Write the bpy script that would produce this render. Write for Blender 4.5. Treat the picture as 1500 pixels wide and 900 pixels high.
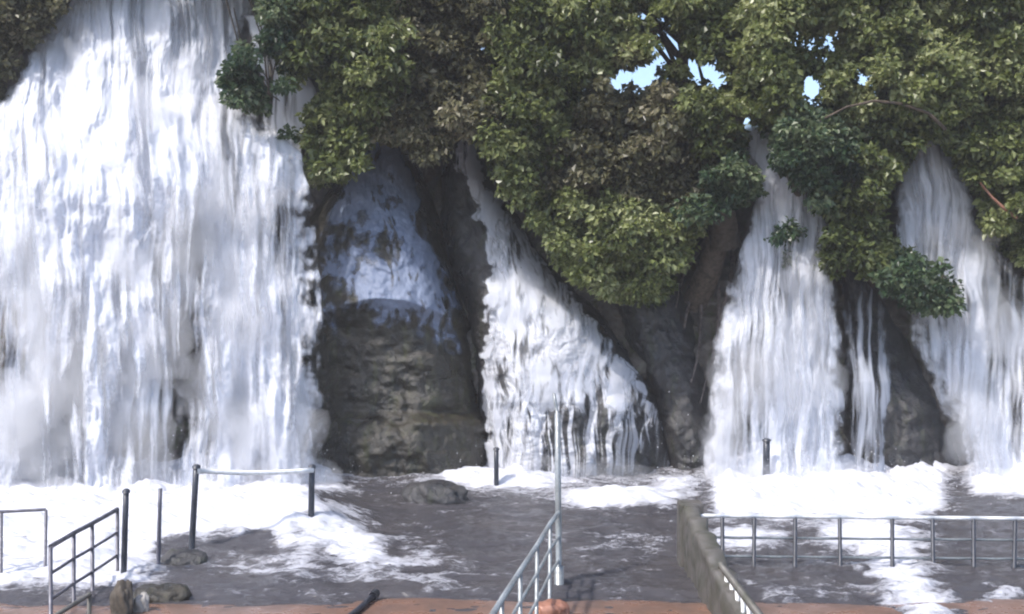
import bpy, math, random
import numpy as np
from mathutils import Vector

# ------------------------------------------------------------------ camera, sky, sun, exposure
scene = bpy.context.scene
for o in list(bpy.data.objects):
    bpy.data.objects.remove(o, do_unlink=True)
COL = scene.collection
F, CX, CY, CAMH = 1440.0, 750.0, 450.0, 5.0          # focal length in photo pixels, centre, eye height
cam_d = bpy.data.cameras.new('camera'); cam = bpy.data.objects.new('camera', cam_d); COL.objects.link(cam)
cam.location = (0, 0, CAMH); cam.rotation_euler = (math.radians(90), 0, 0)
cam_d.sensor_fit = 'HORIZONTAL'; cam_d.sensor_width = 36.0; cam_d.lens = 36.0 * F / 1500.0
cam_d.clip_start = 0.1; cam_d.clip_end = 4000
scene.camera = cam
SUN_EL, SUN_AZ = math.radians(54), math.radians(232)   # azimuth clockwise from +Y: from the left, a little behind the viewer
world = bpy.data.worlds.new('World'); scene.world = world; world.use_nodes = True
wn = world.node_tree.nodes; wl = world.node_tree.links
sky = wn.new('ShaderNodeTexSky'); sky.sky_type = 'NISHITA'; sky.sun_disc = False
sky.sun_elevation = SUN_EL; sky.sun_rotation = SUN_AZ; sky.air_density = 1.0; sky.dust_density = 2.0; sky.ozone_density = 1.0
wl.new(sky.outputs[0], wn['Background'].inputs[0]); wn['Background'].inputs[1].default_value = 0.15
sd = bpy.data.lights.new('sun', 'SUN'); sd.energy = 2.2; sd.angle = math.radians(3.0); sd.color = (1.0, 0.95, 0.9)
sun = bpy.data.objects.new('sun', sd); COL.objects.link(sun)
sdir = Vector((math.sin(SUN_AZ) * math.cos(SUN_EL), math.cos(SUN_AZ) * math.cos(SUN_EL), math.sin(SUN_EL)))
sun.rotation_euler = (-sdir).to_track_quat('-Z', 'Y').to_euler(); sun.location = sdir * 60
vs = scene.view_settings
vs.view_transform = 'Standard'; vs.look = 'None'; vs.exposure = 1.08; vs.gamma = 1.0; vs.use_curve_mapping = False
scene.cycles.max_bounces = 8; scene.cycles.transparent_max_bounces = 20
scene.cycles.diffuse_bounces = 4; scene.cycles.glossy_bounces = 2; scene.cycles.transmission_bounces = 4
scene.cycles.use_denoising = True; scene.cycles.filter_width = 2.1; scene.cycles.volume_bounces = 2; scene.cycles.adaptive_threshold = 0.03
scene.cycles.sample_clamp_indirect = 5.0

RNG = np.random.default_rng(11)
random.seed(11)

# ------------------------------------------------------------------ helpers
def P(px, py, D):
    """photo pixel at distance D along the view axis -> point in metres"""
    return np.stack([(px - CX) / F * D, D + 0 * px, CAMH - (py - CY) / F * D], -1)

def P1(px, py, D):
    return Vector(((px - CX) / F * D, D, CAMH - (py - CY) / F * D))

_perm = np.random.default_rng(3).permutation(512)
_perm = np.concatenate([_perm, _perm, _perm])
_ang = np.random.default_rng(4).uniform(0, 2 * np.pi, 512)
_gx, _gy = np.cos(_ang), np.sin(_ang)
def noise(x, y, s=0):
    x = np.asarray(x, float) + s * 17.31; y = np.asarray(y, float) + s * 9.77
    xi = np.floor(x).astype(int); yi = np.floor(y).astype(int)
    xf = x - xi; yf = y - yi; xi &= 511; yi &= 511
    u = xf * xf * xf * (xf * (xf * 6 - 15) + 10); v = yf * yf * yf * (yf * (yf * 6 - 15) + 10)
    def g(i, j, a, b):
        h = _perm[_perm[(xi + i) & 511] + ((yi + j) & 511)] & 511
        return _gx[h] * a + _gy[h] * b
    n0 = g(0, 0, xf, yf) * (1 - u) + g(1, 0, xf - 1, yf) * u
    n1 = g(0, 1, xf, yf - 1) * (1 - u) + g(1, 1, xf - 1, yf - 1) * u
    return (n0 * (1 - v) + n1 * v) * 1.4
def fbm(x, y, o=4, s=0, gain=0.5):
    t = 0; a = 1.0; f = 1.0
    for k in range(o):
        t = t + a * noise(x * f, y * f, s + k * 3); a *= gain; f *= 2.03
    return t
def ridged(x, y, o=4, s=0):
    t = 0; a = 1.0; f = 1.0
    for k in range(o):
        t = t + a * (1 - np.abs(noise(x * f, y * f, s + k * 5)) * 2); a *= 0.5; f *= 2.1
    return t
def sstep(a, b, x):
    t = np.clip((np.asarray(x, float) - a) / (b - a), 0, 1); return t * t * (3 - 2 * t)
def blob(px, py, cx, cy, rx, ry):
    return np.exp(-(((px - cx) / rx) ** 2 + ((py - cy) / ry) ** 2))

def mesh_obj(name, verts, faces, mat, parent=None, smooth=True, attrs=None):
    me = bpy.data.meshes.new(name)
    verts = np.asarray(verts, np.float32).reshape(-1, 3); faces = np.asarray(faces, np.int32)
    n = faces.shape[1]
    me.vertices.add(len(verts)); me.vertices.foreach_set('co', verts.ravel())
    me.loops.add(faces.size); me.loops.foreach_set('vertex_index', faces.ravel())
    me.polygons.add(len(faces)); me.polygons.foreach_set('loop_start', np.arange(0, faces.size, n, dtype=np.int32))
    me.polygons.foreach_set('use_smooth', np.full(len(faces), smooth))
    for k, a in (attrs or {}).items():
        a = np.asarray(a, np.float32)
        if a.ndim == 2:
            at = me.attributes.new(k, 'FLOAT_VECTOR', 'POINT'); at.data.foreach_set('vector', a.ravel())
        else:
            at = me.attributes.new(k, 'FLOAT', 'POINT'); at.data.foreach_set('value', a.ravel())
    me.update(calc_edges=True); me.validate()
    me.materials.append(mat)
    o = bpy.data.objects.new(name, me); COL.objects.link(o)
    if parent is not None:
        o.parent = parent
    return o
def grid_faces(nv, nu):
    i = np.arange(nv * nu).reshape(nv, nu)
    return np.stack([i[:-1, :-1], i[1:, :-1], i[1:, 1:], i[:-1, 1:]], -1).reshape(-1, 4)
def tag(o, label=None, cat=None, group=None, kind=None):
    if label: o['label'] = label
    if cat: o['category'] = cat
    if group: o['group'] = group
    if kind: o['kind'] = kind
    return o
def empty(name, loc, label, cat, group=None):
    o = bpy.data.objects.new(name, None); o.location = loc; COL.objects.link(o)
    o.empty_display_size = 0.2
    return tag(o, label, cat, group)
def child(o, parent):
    """parent keeping world placement (parents are unrotated empties)"""
    o.parent = parent; o.location = -parent.location
    return o
def tube(pts, radii, n=8, caps=True):
    pts = [Vector(p) for p in pts]
    if not hasattr(radii, '__len__'): radii = [radii] * len(pts)
    V = []; Fc = []
    up0 = Vector((0.13, 0.21, 1)).normalized()
    for i, p in enumerate(pts):
        d = (pts[min(i + 1, len(pts) - 1)] - pts[max(i - 1, 0)]).normalized()
        a = d.cross(up0 if abs(d.dot(up0)) < 0.93 else Vector((1, 0.1, 0))).normalized(); b = d.cross(a)
        for k in range(n):
            t = 2 * math.pi * k / n
            V.append(p + (a * math.cos(t) + b * math.sin(t)) * radii[i])
    for i in range(len(pts) - 1):
        for k in range(n):
            Fc.append((i * n + k, i * n + (k + 1) % n, (i + 1) * n + (k + 1) % n, (i + 1) * n + k))
    if caps:
        for e, base in ((0, 0), (1, (len(pts) - 1) * n)):
            c = len(V); V.append(pts[-1] if e else pts[0])
            for k in range(n):
                q = (base + k, base + (k + 1) % n, c, c)
                Fc.append(q)
    return V, Fc
def tris_quads(V, Fc, name, mat, parent, smooth=True):
    me = bpy.data.meshes.new(name)
    me.from_pydata([tuple(v) for v in V], [], [tuple(dict.fromkeys(f)) for f in Fc])
    me.polygons.foreach_set('use_smooth', np.full(len(me.polygons), smooth)); me.materials.append(mat); me.update()
    o = bpy.data.objects.new(name, me); COL.objects.link(o)
    if parent is not None: child(o, parent)
    return o
def box_mesh(c, s, bev=0.01):
    """box with chamfered edges, centre c, size s"""
    hx, hy, hz = s[0] / 2, s[1] / 2, s[2] / 2; b = min(bev, hx * .6, hy * .6, hz * .6)
    import bmesh
    bm = bmesh.new(); bmesh.ops.create_cube(bm, size=1)
    for v in bm.verts: v.co = Vector((v.co.x * s[0] + c[0], v.co.y * s[1] + c[1], v.co.z * s[2] + c[2]))
    bmesh.ops.bevel(bm, geom=list(bm.edges), offset=b, segments=2, affect='EDGES', profile=0.6)
    bm.verts.ensure_lookup_table()
    V = [v.co.copy() for v in bm.verts]; Fc = [tuple(v.index for v in f.verts) for f in bm.faces]
    bm.free(); return V, Fc

# ------------------------------------------------------------------ materials
class NT:
    def __init__(s, name):
        s.m = bpy.data.materials.new(name); s.m.use_nodes = True
        s.n = s.m.node_tree.nodes; s.l = s.m.node_tree.links; s.n.clear()
        s.out = s.n.new('ShaderNodeOutputMaterial')
    def new(s, t, **kw):
        nd = s.n.new(t)
        for k, v in kw.items():
            if k.startswith('i_'): nd.inputs[k[2:].replace('_', ' ')].default_value = v
            else: setattr(nd, k, v)
        return nd
    def link(s, a, b): s.l.new(a, b)
    def attr(s, name): return s.new('ShaderNodeAttribute', attribute_name=name)
    def math(s, op, a, b=None, c=None, clamp=False):
        nd = s.n.new('ShaderNodeMath'); nd.operation = op; nd.use_clamp = clamp
        for i, v in enumerate((a, b, c)):
            if v is None: continue
            if isinstance(v, (int, float)): nd.inputs[i].default_value = v
            else: s.link(v, nd.inputs[i])
        return nd.outputs[0]
    def ramp(s, fac, stops, interp='LINEAR'):
        nd = s.n.new('ShaderNodeValToRGB'); nd.color_ramp.interpolation = interp
        cr = nd.color_ramp
        while len(cr.elements) < len(stops): cr.elements.new(0.5)
        for e, (p, c) in zip(cr.elements, stops):
            e.position = p; e.color = (*c, 1) if len(c) == 3 else c
        s.link(fac, nd.inputs[0]); return nd.outputs[0]
    def mapped(s, vec, scale):
        nd = s.n.new('ShaderNodeMapping'); nd.inputs['Scale'].default_value = scale
        s.link(vec, nd.inputs['Vector']); return nd.outputs[0]
    def noise(s, vec, scale, detail=4, rough=0.55, dist=0.0):
        nd = s.n.new('ShaderNodeTexNoise'); nd.inputs['Scale'].default_value = scale
        nd.inputs['Detail'].default_value = detail; nd.inputs['Roughness'].default_value = rough
        nd.inputs['Distortion'].default_value = dist
        s.link(vec, nd.inputs['Vector']); return nd.outputs[0]
    def mix(s, fac, a, b):
        nd = s.n.new('ShaderNodeMix'); nd.data_type = 'RGBA'
        for i, v in ((0, fac), (6, a), (7, b)):
            if isinstance(v, (int, float)): nd.inputs[i].default_value = v
            elif isinstance(v, tuple): nd.inputs[i].default_value = (*v, 1)
            else: s.link(v, nd.inputs[i])
        return nd.outputs[2]
    def pos(s): return s.n.new('ShaderNodeNewGeometry').outputs['Position']

def mat_rock(name, base, alt, moss, moss_amt=0.35, rough=0.32):
    t = NT(name); p = t.pos()
    n1 = t.noise(p, 0.9, 8, 0.62, 0.6); n2 = t.noise(p, 5.0, 6, 0.65)
    n3 = t.noise(t.mapped(p, (2.2, 2.2, 0.35)), 1.6, 6, 0.6, 0.8)
    c = t.mix(t.ramp(n1, [(0.35, (0, 0, 0)), (0.65, (1, 1, 1))]), base, alt)
    c = t.mix(t.ramp(n2, [(0.4, (0, 0, 0)), (0.75, (.55, .55, .55))]), c, tuple(x * 0.45 for x in base))
    c = t.mix(t.ramp(n3, [(0.52, (0, 0, 0)), (0.66, (moss_amt,) * 3)]), c, moss)
    b = t.new('ShaderNodeBsdfPrincipled'); t.link(c, b.inputs['Base Color'])
    t.link(t.ramp(n1, [(0.3, (rough - .1,) * 3), (0.7, (rough + .3,) * 3)]), b.inputs['Roughness'])
    bp = t.new('ShaderNodeBump', i_Strength=0.9, i_Distance=0.12)
    t.link(t.math('ADD', t.math('MULTIPLY', n2, 0.7), n1), bp.inputs['Height']); t.link(bp.outputs[0], b.inputs['Normal'])
    t.link(b.outputs[0], t.out.inputs[0]); return t.m
M = {}
M['cliff'] = mat_rock('cliff_rock', (0.075, 0.066, 0.06), (0.13, 0.115, 0.1), (0.06, 0.075, 0.025), 0.7, 0.5)
M['rock_wet'] = mat_rock('wet_rock', (0.024, 0.022, 0.018), (0.044, 0.038, 0.027), (0.055, 0.06, 0.025), 0.6, 0.26)
M['rock_dark'] = mat_rock('dark_rock', (0.03, 0.03, 0.034), (0.055, 0.052, 0.052), (0.045, 0.055, 0.022), 0.35, 0.3)

def mat_water(name, colour=(0.76, 0.78, 0.84), transl=0.4, bump=0.2):
    """white falling water: the mesh attribute 'cover' is how thick the water is at each point"""
    t = NT(name); a = t.attr('cover').outputs['Fac']; fl = t.attr('flow').outputs['Vector']
    b = t.new('ShaderNodeBsdfPrincipled', i_Roughness=0.5); b.inputs['Base Color'].default_value = (*colour, 1)
    b.inputs['Specular IOR Level'].default_value = 0.3
    tr = t.new('ShaderNodeBsdfTranslucent'); tr.inputs[0].default_value = (*colour, 1)
    if bump:
        n1 = t.noise(t.mapped(fl, (5.0, 1.3, 1)), 1.0, 4, 0.7, 0.0)
        bp = t.new('ShaderNodeBump', i_Strength=bump, i_Distance=0.12); t.link(n1, bp.inputs['Height'])
        t.link(bp.outputs[0], b.inputs['Normal']); t.link(bp.outputs[0], tr.inputs['Normal'])
    m1 = t.new('ShaderNodeMixShader', i_Fac=transl); t.link(b.outputs[0], m1.inputs[1]); t.link(tr.outputs[0], m1.inputs[2])
    tp = t.new('ShaderNodeBsdfTransparent'); m2 = t.new('ShaderNodeMixShader')
    t.link(a, m2.inputs[0]); t.link(tp.outputs[0], m2.inputs[1]); t.link(m1.outputs[0], m2.inputs[2])
    t.link(m2.outputs[0], t.out.inputs[0]); return t.m
M['water_core'] = mat_water('falling_water', bump=0.14)
M['water_strand'] = mat_water('water_strands', bump=0.4)
M['water_trickle'] = mat_water('water_trickle', (0.45, 0.48, 0.55), 0.3, 0.2)
M['sky_tinted_veil'] = mat_water('sky_tinted_veil', (0.25, 0.30, 0.42), 0.15, 0.5)  # thin water film; its blue is the sky's reflection put into the colour
def mat_mist(name, density, colour=(0.96, 0.97, 1.0)):
    t = NT(name); v = t.new('ShaderNodeVolumePrincipled', i_Density=density, i_Anisotropy=0.2)
    v.inputs['Color'].default_value = (*colour, 1); t.link(v.outputs[0], t.out.inputs['Volume']); return t.m
M['mist'] = mat_mist('spray_mist', 0.75)
M['mist_thin'] = mat_mist('thin_spray_mist', 0.35)
def mat_plain(name, c, rough=0.6, metal=0.0, var=0.35, scale=9.0, c2=None):
    t = NT(name); p = t.pos(); n = t.noise(p, scale, 6, 0.6)
    b = t.new('ShaderNodeBsdfPrincipled', i_Metallic=metal)
    t.link(t.mix(t.ramp(n, [(0.4, (0, 0, 0)), (0.68, (1, 1, 1))]), c, c2 or tuple(x * (1 - var) for x in c)), b.inputs['Base Color'])
    t.link(t.ramp(n, [(0.3, (max(rough - .12, .05),) * 3), (0.7, (min(rough + .15, 1),) * 3)]), b.inputs['Roughness'])
    bp = t.new('ShaderNodeBump', i_Strength=0.3, i_Distance=0.01); t.link(n, bp.inputs['Height']); t.link(bp.outputs[0], b.inputs['Normal'])
    t.link(b.outputs[0], t.out.inputs[0]); return t.m
M['drop'] = mat_plain('spray_drops', (0.88, 0.89, 0.93), 0.3, var=0.02)
M['steel'] = mat_plain('galvanised_steel', (0.27, 0.29, 0.30), 0.38, 0.35, 0.3, 14)
M['pale_paint_and_glint'] = mat_plain('pale_worn_paint_and_glint', (0.8, 0.8, 0.8), 0.4, 0.0, 0.25, 10)  # worn pale paint; also painted sun glint on the right railing's top rail
M['dark_steel'] = mat_plain('dark_painted_steel', (0.04, 0.045, 0.06), 0.4, 0.1, 0.4, 11)
M['purple_steel'] = mat_plain('grey_painted_steel', (0.10, 0.10, 0.13), 0.4, 0.1, 0.4, 11)
M['bark'] = mat_plain('bark', (0.10, 0.075, 0.055), 0.85, 0, 0.55, 7)
M['root'] = mat_plain('root_bark', (0.17, 0.14, 0.13), 0.7, 0, 0.5, 9)
M['concrete'] = mat_plain('mossy_concrete', (0.10, 0.092, 0.085), 0.55, 0, 0.5, 3.0, (0.045, 0.046, 0.032))
M['pale_stone'] = mat_plain('pale_stone', (0.3, 0.28, 0.26), 0.7, 0, 0.4, 6)
M['stump'] = mat_plain('dark_brown_stone', (0.08, 0.065, 0.05), 0.7, 0, 0.5, 8)
M['red_stone'] = mat_plain('red_brown_stone', (0.32, 0.15, 0.10), 0.55, 0, 0.35, 6)
def mat_leaf(name, stops, transl=0.45):
    t = NT(name); tint = t.attr('tint').outputs['Fac']
    c = t.ramp(tint, stops)
    b = t.new('ShaderNodeBsdfPrincipled', i_Roughness=0.34); t.link(c, b.inputs['Base Color'])
    tr = t.new('ShaderNodeBsdfTranslucent'); t.link(c, tr.inputs[0])
    m = t.new('ShaderNodeMixShader', i_Fac=transl); t.link(b.outputs[0], m.inputs[1]); t.link(tr.outputs[0], m.inputs[2])
    t.link(m.outputs[0], t.out.inputs[0]); return t.m
M['leaf'] = mat_leaf('olive_leaves', [(0.0, (0.05, 0.064, 0.022)), (0.3, (0.10, 0.125, 0.04)), (0.55, (0.16, 0.19, 0.06)), (0.8, (0.25, 0.28, 0.11)), (1.0, (0.38, 0.4, 0.2))])
M['leaf_dark'] = mat_leaf('deep_green_leaves', [(0.0, (0.022, 0.045, 0.024)), (0.4, (0.045, 0.08, 0.04)), (0.75, (0.085, 0.13, 0.06)), (1.0, (0.2, 0.24, 0.13))])
M['leaf_brown'] = mat_leaf('dusty_leaves', [(0.0, (0.055, 0.054, 0.03)), (0.4, (0.10, 0.096, 0.05)), (0.75, (0.17, 0.165, 0.085)), (1.0, (0.3, 0.27, 0.18))])
# pool water: foam where the attribute says so
def mat_pool():
    t = NT('pool_water'); p = t.pos(); cov = t.attr('foam').outputs['Fac']
    n1 = t.noise(t.mapped(p, (1.0, 1.7, 1.0)), 1.6, 7, 0.65, 1.2); n2 = t.noise(t.mapped(p, (1, 2.2, 1)), 7.0, 5, 0.65, 0.8)
    f = t.math('ADD', t.math('MULTIPLY', cov, 2.1), t.math('MULTIPLY', t.math('SUBTRACT', t.math('ADD', n1, t.math('MULTIPLY', n2, 0.6)), 0.8), 2.6))
    f = t.math('MULTIPLY', t.math('SUBTRACT', f, 0.5, clamp=True), 0.8)
    n3 = t.noise(p, 0.7, 4, 0.5)
    muddy = t.mix(n3, (0.042, 0.043, 0.054), (0.078, 0.07, 0.07))
    c = t.mix(f, muddy, (0.66, 0.67, 0.73))
    b = t.new('ShaderNodeBsdfPrincipled'); t.link(c, b.inputs['Base Color'])
    t.link(t.ramp(f, [(0.0, (.16, .16, .16)), (1.0, (.6, .6, .6))]), b.inputs['Roughness'])
    bp = t.new('ShaderNodeBump', i_Strength=0.45, i_Distance=0.09)
    t.link(t.math('ADD', n1, t.math('MULTIPLY', n2, 0.45)), bp.inputs['Height']); t.link(bp.outputs[0], b.inputs['Normal'])
    t.link(b.outputs[0], t.out.inputs[0]); return t.m
M['pool'] = mat_pool()
M['deck'] = mat_plain('wet_red_paving', (0.19, 0.108, 0.078), 0.3, 0, 0.45, 1.6, (0.12, 0.08, 0.065))
M['soil'] = mat_plain('forest_soil', (0.06, 0.055, 0.03), 0.9, 0, 0.5, 2.0)

# ------------------------------------------------------------------ cliff
def cliff_top(px):
    return -170 + 350 * sstep(340, 520, px) + 15 * np.sin(px * 0.013)
def cliff_D(px, py):
    v = (705 - py)
    D = 30.6 + np.maximum(v, 0) * 0.0085 + 0.0 * px
    D = D + 0.9 * fbm(px / 190, py / 260, 5, 2) - 0.35 * ridged(px / 90 + 0.4 * noise(px / 60, py / 60, 8), py / 230, 4, 21)
    D = D + 0.22 * np.abs(noise(px / 40, py / 17, 31)) + 0.12 * fbm(px / 22, py / 22, 3, 40)
    top = cliff_top(px)
    return D
pxs = np.arange(-520, 2031, 6.0); nr = 190
PX = np.tile(pxs, (nr, 1)); topy = cliff_top(pxs)
PY = 775 + (topy - 775)[None, :] * np.linspace(0, 1, nr)[:, None]
Dc = cliff_D(PX, PY); V = P(PX, PY, Dc)
# plateau behind the lip, gently rising backwards
lip = V[-1]; back = []
for k, dy in enumerate((0.6, 1.6, 3.5, 7, 13, 25, 60)):
    b = lip.copy(); b[:, 1] += dy; b[:, 2] += 0.12 * dy + 0.25 * noise(b[:, 0] * 0.8, b[:, 1] * 0.8, k)
    b[:, 0] *= 1 + dy * 0.02
    back.append(b)
V = np.concatenate([V, np.array(back)], 0)
cl = mesh_obj('cliff', V, grid_faces(V.shape[0], V.shape[1]), M['cliff'])
tag(cl, 'rugged brown rock cliff behind the waterfalls', kind='structure')

# ------------------------------------------------------------------ rock outcrops (each a thing)
class Rock:
    def __init__(s, rows, seed, edge=2.2, amp=0.22, power=3.0):
        r = np.array(rows, float); s.y, s.l, s.r, s.d = r.T; s.seed = seed; s.edge = edge; s.amp = amp; s.power = power
    def surf(s, py, px, detail=True):
        l = np.interp(py, s.y, s.l); r = np.interp(py, s.y, s.r); d = np.interp(py, s.y, s.d)
        u = (px - l) / np.maximum(r - l, 1) * 2 - 1
        D = d + s.edge * np.abs(u) ** s.power
        w = 1.0 if detail else 0.35
        D = D + s.amp * fbm(px / 85, py / 85, 3, s.seed)
        if detail:
            wx = px + 40 * fbm(px / 90, py / 90, 3, s.seed + 4); wy = py + 40 * fbm(px / 90, py / 90, 3, s.seed + 5)
            D = D - s.amp * 0.5 * (ridged(wx / 120, wy / 95, 5, s.seed + 7) - 1) - s.amp * .25 * np.round(2.2 * fbm(wx / 150, wy / 45, 2, s.seed + 8)) / 2 \
                + 0.05 * fbm(px / 12, py / 12, 3, s.seed + 13)
        return D
    def build(s, name, mat, label, nu=110, nv=190):
        py = np.linspace(s.y[0], s.y[-1], nv)[:, None]; uu = np.linspace(-1.12, 1.12, nu)[None, :]
        l = np.interp(py, s.y, s.l); r = np.interp(py, s.y, s.r)
        px = (l + r) / 2 + (r - l) / 2 * uu + 5 * fbm(py / 40 + uu * 0, uu * 2 + py * 0, 3, s.seed + 3)
        pyy = py + 0 * uu
        V = P(px, pyy, s.surf(pyy, px))
        o = mesh_obj(name, V, grid_faces(nv, nu), mat)
        return tag(o, label, 'rock')
RA = Rock([(200, 548, 582, 32.9), (255, 505, 612, 31.9), (330, 462, 640, 30.6), (400, 452, 668, 29.5), (445, 450, 684, 29.0), (462, 450, 688, 29.35), (480, 448, 694, 29.55),
           (610, 446, 712, 29.35), (622, 445, 714, 28.95), (640, 444, 716, 28.9), (735, 436, 728, 28.6)], 50, amp=0.19)
_ra = RA.surf
def _ras(py, px, detail=True):
    # the lip of the sloping top is arched, and a ledge crosses the lower face
    arch = 42 * np.clip(np.abs(px - 560) / 115, 0, 1.3) ** 2 * blob(px, py, 560, 450, 400, 90)
    D = _ra(py - arch + 8, px, detail)
    return D - 0.28 * sstep(612, 626, py + 10 * fbm(px / 40, py / 60, 3, 77)) + 0.10 * fbm(px / 60, py / 22, 3, 78) * sstep(440, 480, py)
RA.surf = _ras
RA.build('rock_outcrop', M['rock_wet'], 'big dark brown boulder with sloping wet top beside the widest waterfall')
RB = Rock([(190, 664, 696, 33.2), (260, 642, 722, 32.4), (370, 640, 790, 31.0), (450, 680, 862, 30.0), (560, 702, 948, 29.0), (590, 702, 962, 28.8), (605, 702, 968, 28.85),
           (640, 700, 980, 28.95), (735, 690, 1008, 28.8)], 60, amp=0.24)
_rb = RB.surf
def _rbs(py, px, detail=True):
    D = _rb(py, px, detail)
    for cx, cy, rx, ry, h in ((832, 655, 42, 62, .55), (905, 640, 40, 62, .6), (958, 668, 26, 55, .5), (770, 660, 26, 70, .4), (870, 690, 30, 40, .4)):
        q = 1 - ((px - cx) / rx) ** 2 - ((py - cy) / ry) ** 2
        D = D - h * np.sqrt(np.clip(q, 0, 1))
    return D
RB.surf = _rbs
RB.build('rock_outcrop', M['rock_dark'], 'cone-shaped rock under the fanned out middle waterfall')
RR = Rock([(415, 880, 1010, 31.6), (500, 905, 1040, 31.0), (560, 935, 1046, 30.4), (640, 960, 1054, 29.9), (735, 975, 1070, 29.4)], 70, amp=0.25)
RR.build('rock_outcrop', M['rock_dark'], 'steep dark rock below the tree roots, between fan and next waterfall', 80, 120)
RD = Rock([(385, 1228, 1266, 31.8), (450, 1226, 1305, 31.0), (520, 1224, 1350, 30.2), (600, 1222, 1402, 29.6), (735, 1220, 1448, 29.1)], 80, amp=0.24)
RD.build('rock_outcrop', M['rock_dark'], 'dark wedge-shaped rock splitting the two falls above the horizontal railing', 90, 130)

# ------------------------------------------------------------------ waterfalls
def fall_layer(name, parent, mat, rows, cover, nu=160, nv=300, bulge=0.5, relief=0.25, seed=0, off=0.0, streak=1.0, wav=6.0, lump=1.0, depthf=None,
               su=1.5, sv=0.13, gain=1.15, fine=0.75, amax=0.97, soft=0.12, fray=0.16, bend=0.16):
    r = np.array(rows, float); y, l, rr, d = r.T
    py = np.linspace(y[0], y[-1], nv)[:, None]; u = np.linspace(0, 1, nu)[None, :]
    L = np.interp(py, y, l); R = np.interp(py, y, rr)
    px = L + (R - L) * u + wav * fbm(py / 70 + 0 * u, u * 1.5 + 0 * py, 3, seed)
    pyy = py + 0 * u
    sc = 29.0 / F                                               # metres per photo pixel at the falls
    fu, fv = px * sc, pyy * sc
    uw = fu + bend * fbm(fu * 0.5, fv * 0.35, 3, seed + 31)       # threads wander sideways as they fall
    if depthf is not None:
        D = depthf(pyy, px) - off
    else:
        D = np.interp(py, y, d) - bulge * np.sin(np.pi * u) ** 0.7 - off
    th = fbm(uw * 1.6, fv * 0.28, 3, seed + 9)
    D = D - relief * (0.9 * lump * fbm(uw * 0.6, fv * 0.4, 3, seed + 5, 0.4) + 0.35 * streak * th + 0.13 * fbm(uw * 3.0, fv * 1.1, 4, seed + 12, 0.6))
    V = P(px, pyy, D)
    n = fbm(uw * su, fv * sv, 4, seed + 60) + fine * fbm(uw * su * 4.2, fv * sv * 3.0, 4, seed + 70) + 0.5 * fbm(fu * 0.45, fv * 0.3, 3, seed + 80)
    fr = fray * fbm(u * 3 + 0 * py, fv * 0.8, 4, seed + 90) + 0.5 * fray * fbm(fu * 3, fv * 2.2, 3, seed + 95)
    edge = np.minimum(u + 0 * py, 1 - u + 0 * py) + fr * 0.6
    c = np.clip(cover(px, pyy), 0, 1.3)
    a = np.clip(gain * n + 2.0 * c - 0.55, 0, 1) * sstep(0.0, 0.25, c) * sstep(0.01, soft + 0.01, edge)
    a = a * sstep(0, 0.03, (pyy - y[0]) / (y[-1] - y[0])) * amax
    a[:, 0] = 0; a[:, -1] = 0
    flow = np.stack([uw, fv, np.full_like(fu, seed * 3.7)], -1)
    o = mesh_obj(name, V, grid_faces(nv, nu), mat, None, True, {'cover': a.ravel(), 'flow': flow.reshape(-1, 3)})
    return child(o, parent)
def mist(parent, puffs, mat='mist', seed=0, name='spray'):
    """bodies of fine spray: lumpy closed shells filled with even mist; (px, py, D, rx, rz, ry metres)"""
    import bmesh
    bm = bmesh.new(); bmesh.ops.create_icosphere(bm, subdivisions=4, radius=1)
    co0 = np.array([v.co[:] for v in bm.verts]); fs = np.array([[v.index for v in f.verts] for f in bm.faces]); bm.free()
    for i, (px, py, D, rx, rz, ry) in enumerate(puffs):
        k = seed + i * 1.7
        n = 1 + 0.55 * fbm(co0[:, 0] * 1.3 + co0[:, 1] * .8 + k, co0[:, 2] * 1.5 - co0[:, 1] * .6 + k, 4, 3)
        co = co0 * np.clip(n, .35, 1.8)[:, None] * np.array([rx, ry, rz]) + np.array(P1(px, py, D))
        o = mesh_obj(name, co, fs, M[mat]); child(o, parent); o['kind'] = 'stuff'
OCT_V = np.array([(1, 0, 0), (-1, 0, 0), (0, 1, 0), (0, -1, 0), (0, 0, 1), (0, 0, -1)], float)
OCT_F = np.array([(0, 2, 4), (2, 1, 4), (1, 3, 4), (3, 0, 4), (2, 0, 5), (1, 2, 5), (3, 1, 5), (0, 3, 5)])
def drops(name, parent, pts, rad, stretch):
    n = len(pts); rot = RNG.uniform(0, 6.28, n)
    v = np.tile(OCT_V, (n, 1, 1)); x = v[..., 0] * np.cos(rot)[:, None] - v[..., 1] * np.sin(rot)[:, None]
    yv = v[..., 0] * np.sin(rot)[:, None] + v[..., 1] * np.cos(rot)[:, None]
    V = np.stack([x, yv, v[..., 2] * stretch[:, None]], -1) * rad[:, None, None] + pts[:, None, :]
    Fc = (OCT_F[None] + 6 * np.arange(n)[:, None, None]).reshape(-1, 3)
    o = mesh_obj(name, V.reshape(-1, 3), Fc, M['drop'], None, True); child(o, parent); o['kind'] = 'stuff'
    return o
def fall_drops(parent, rows, n, spread=10, seed=0, off=0.6):
    r = np.array(rows, float); y, l, rr, d = r.T
    py = RNG.uniform(y[0], y[-1], n); L = np.interp(py, y, l); R = np.interp(py, y, rr)
    n0 = noise(py / 25, py * 0 + seed, 7) * 12
    px = np.where(RNG.random(n) < .5, L + 10 + n0 + RNG.normal(6, spread, n), R - 8 + n0 + RNG.normal(-6, spread, n))
    D = np.interp(py, y, d) - off * RNG.random(n)
    drops('droplets', parent, P(px, py, D), RNG.uniform(.005, .016, n), RNG.uniform(1.5, 5, n))
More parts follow.
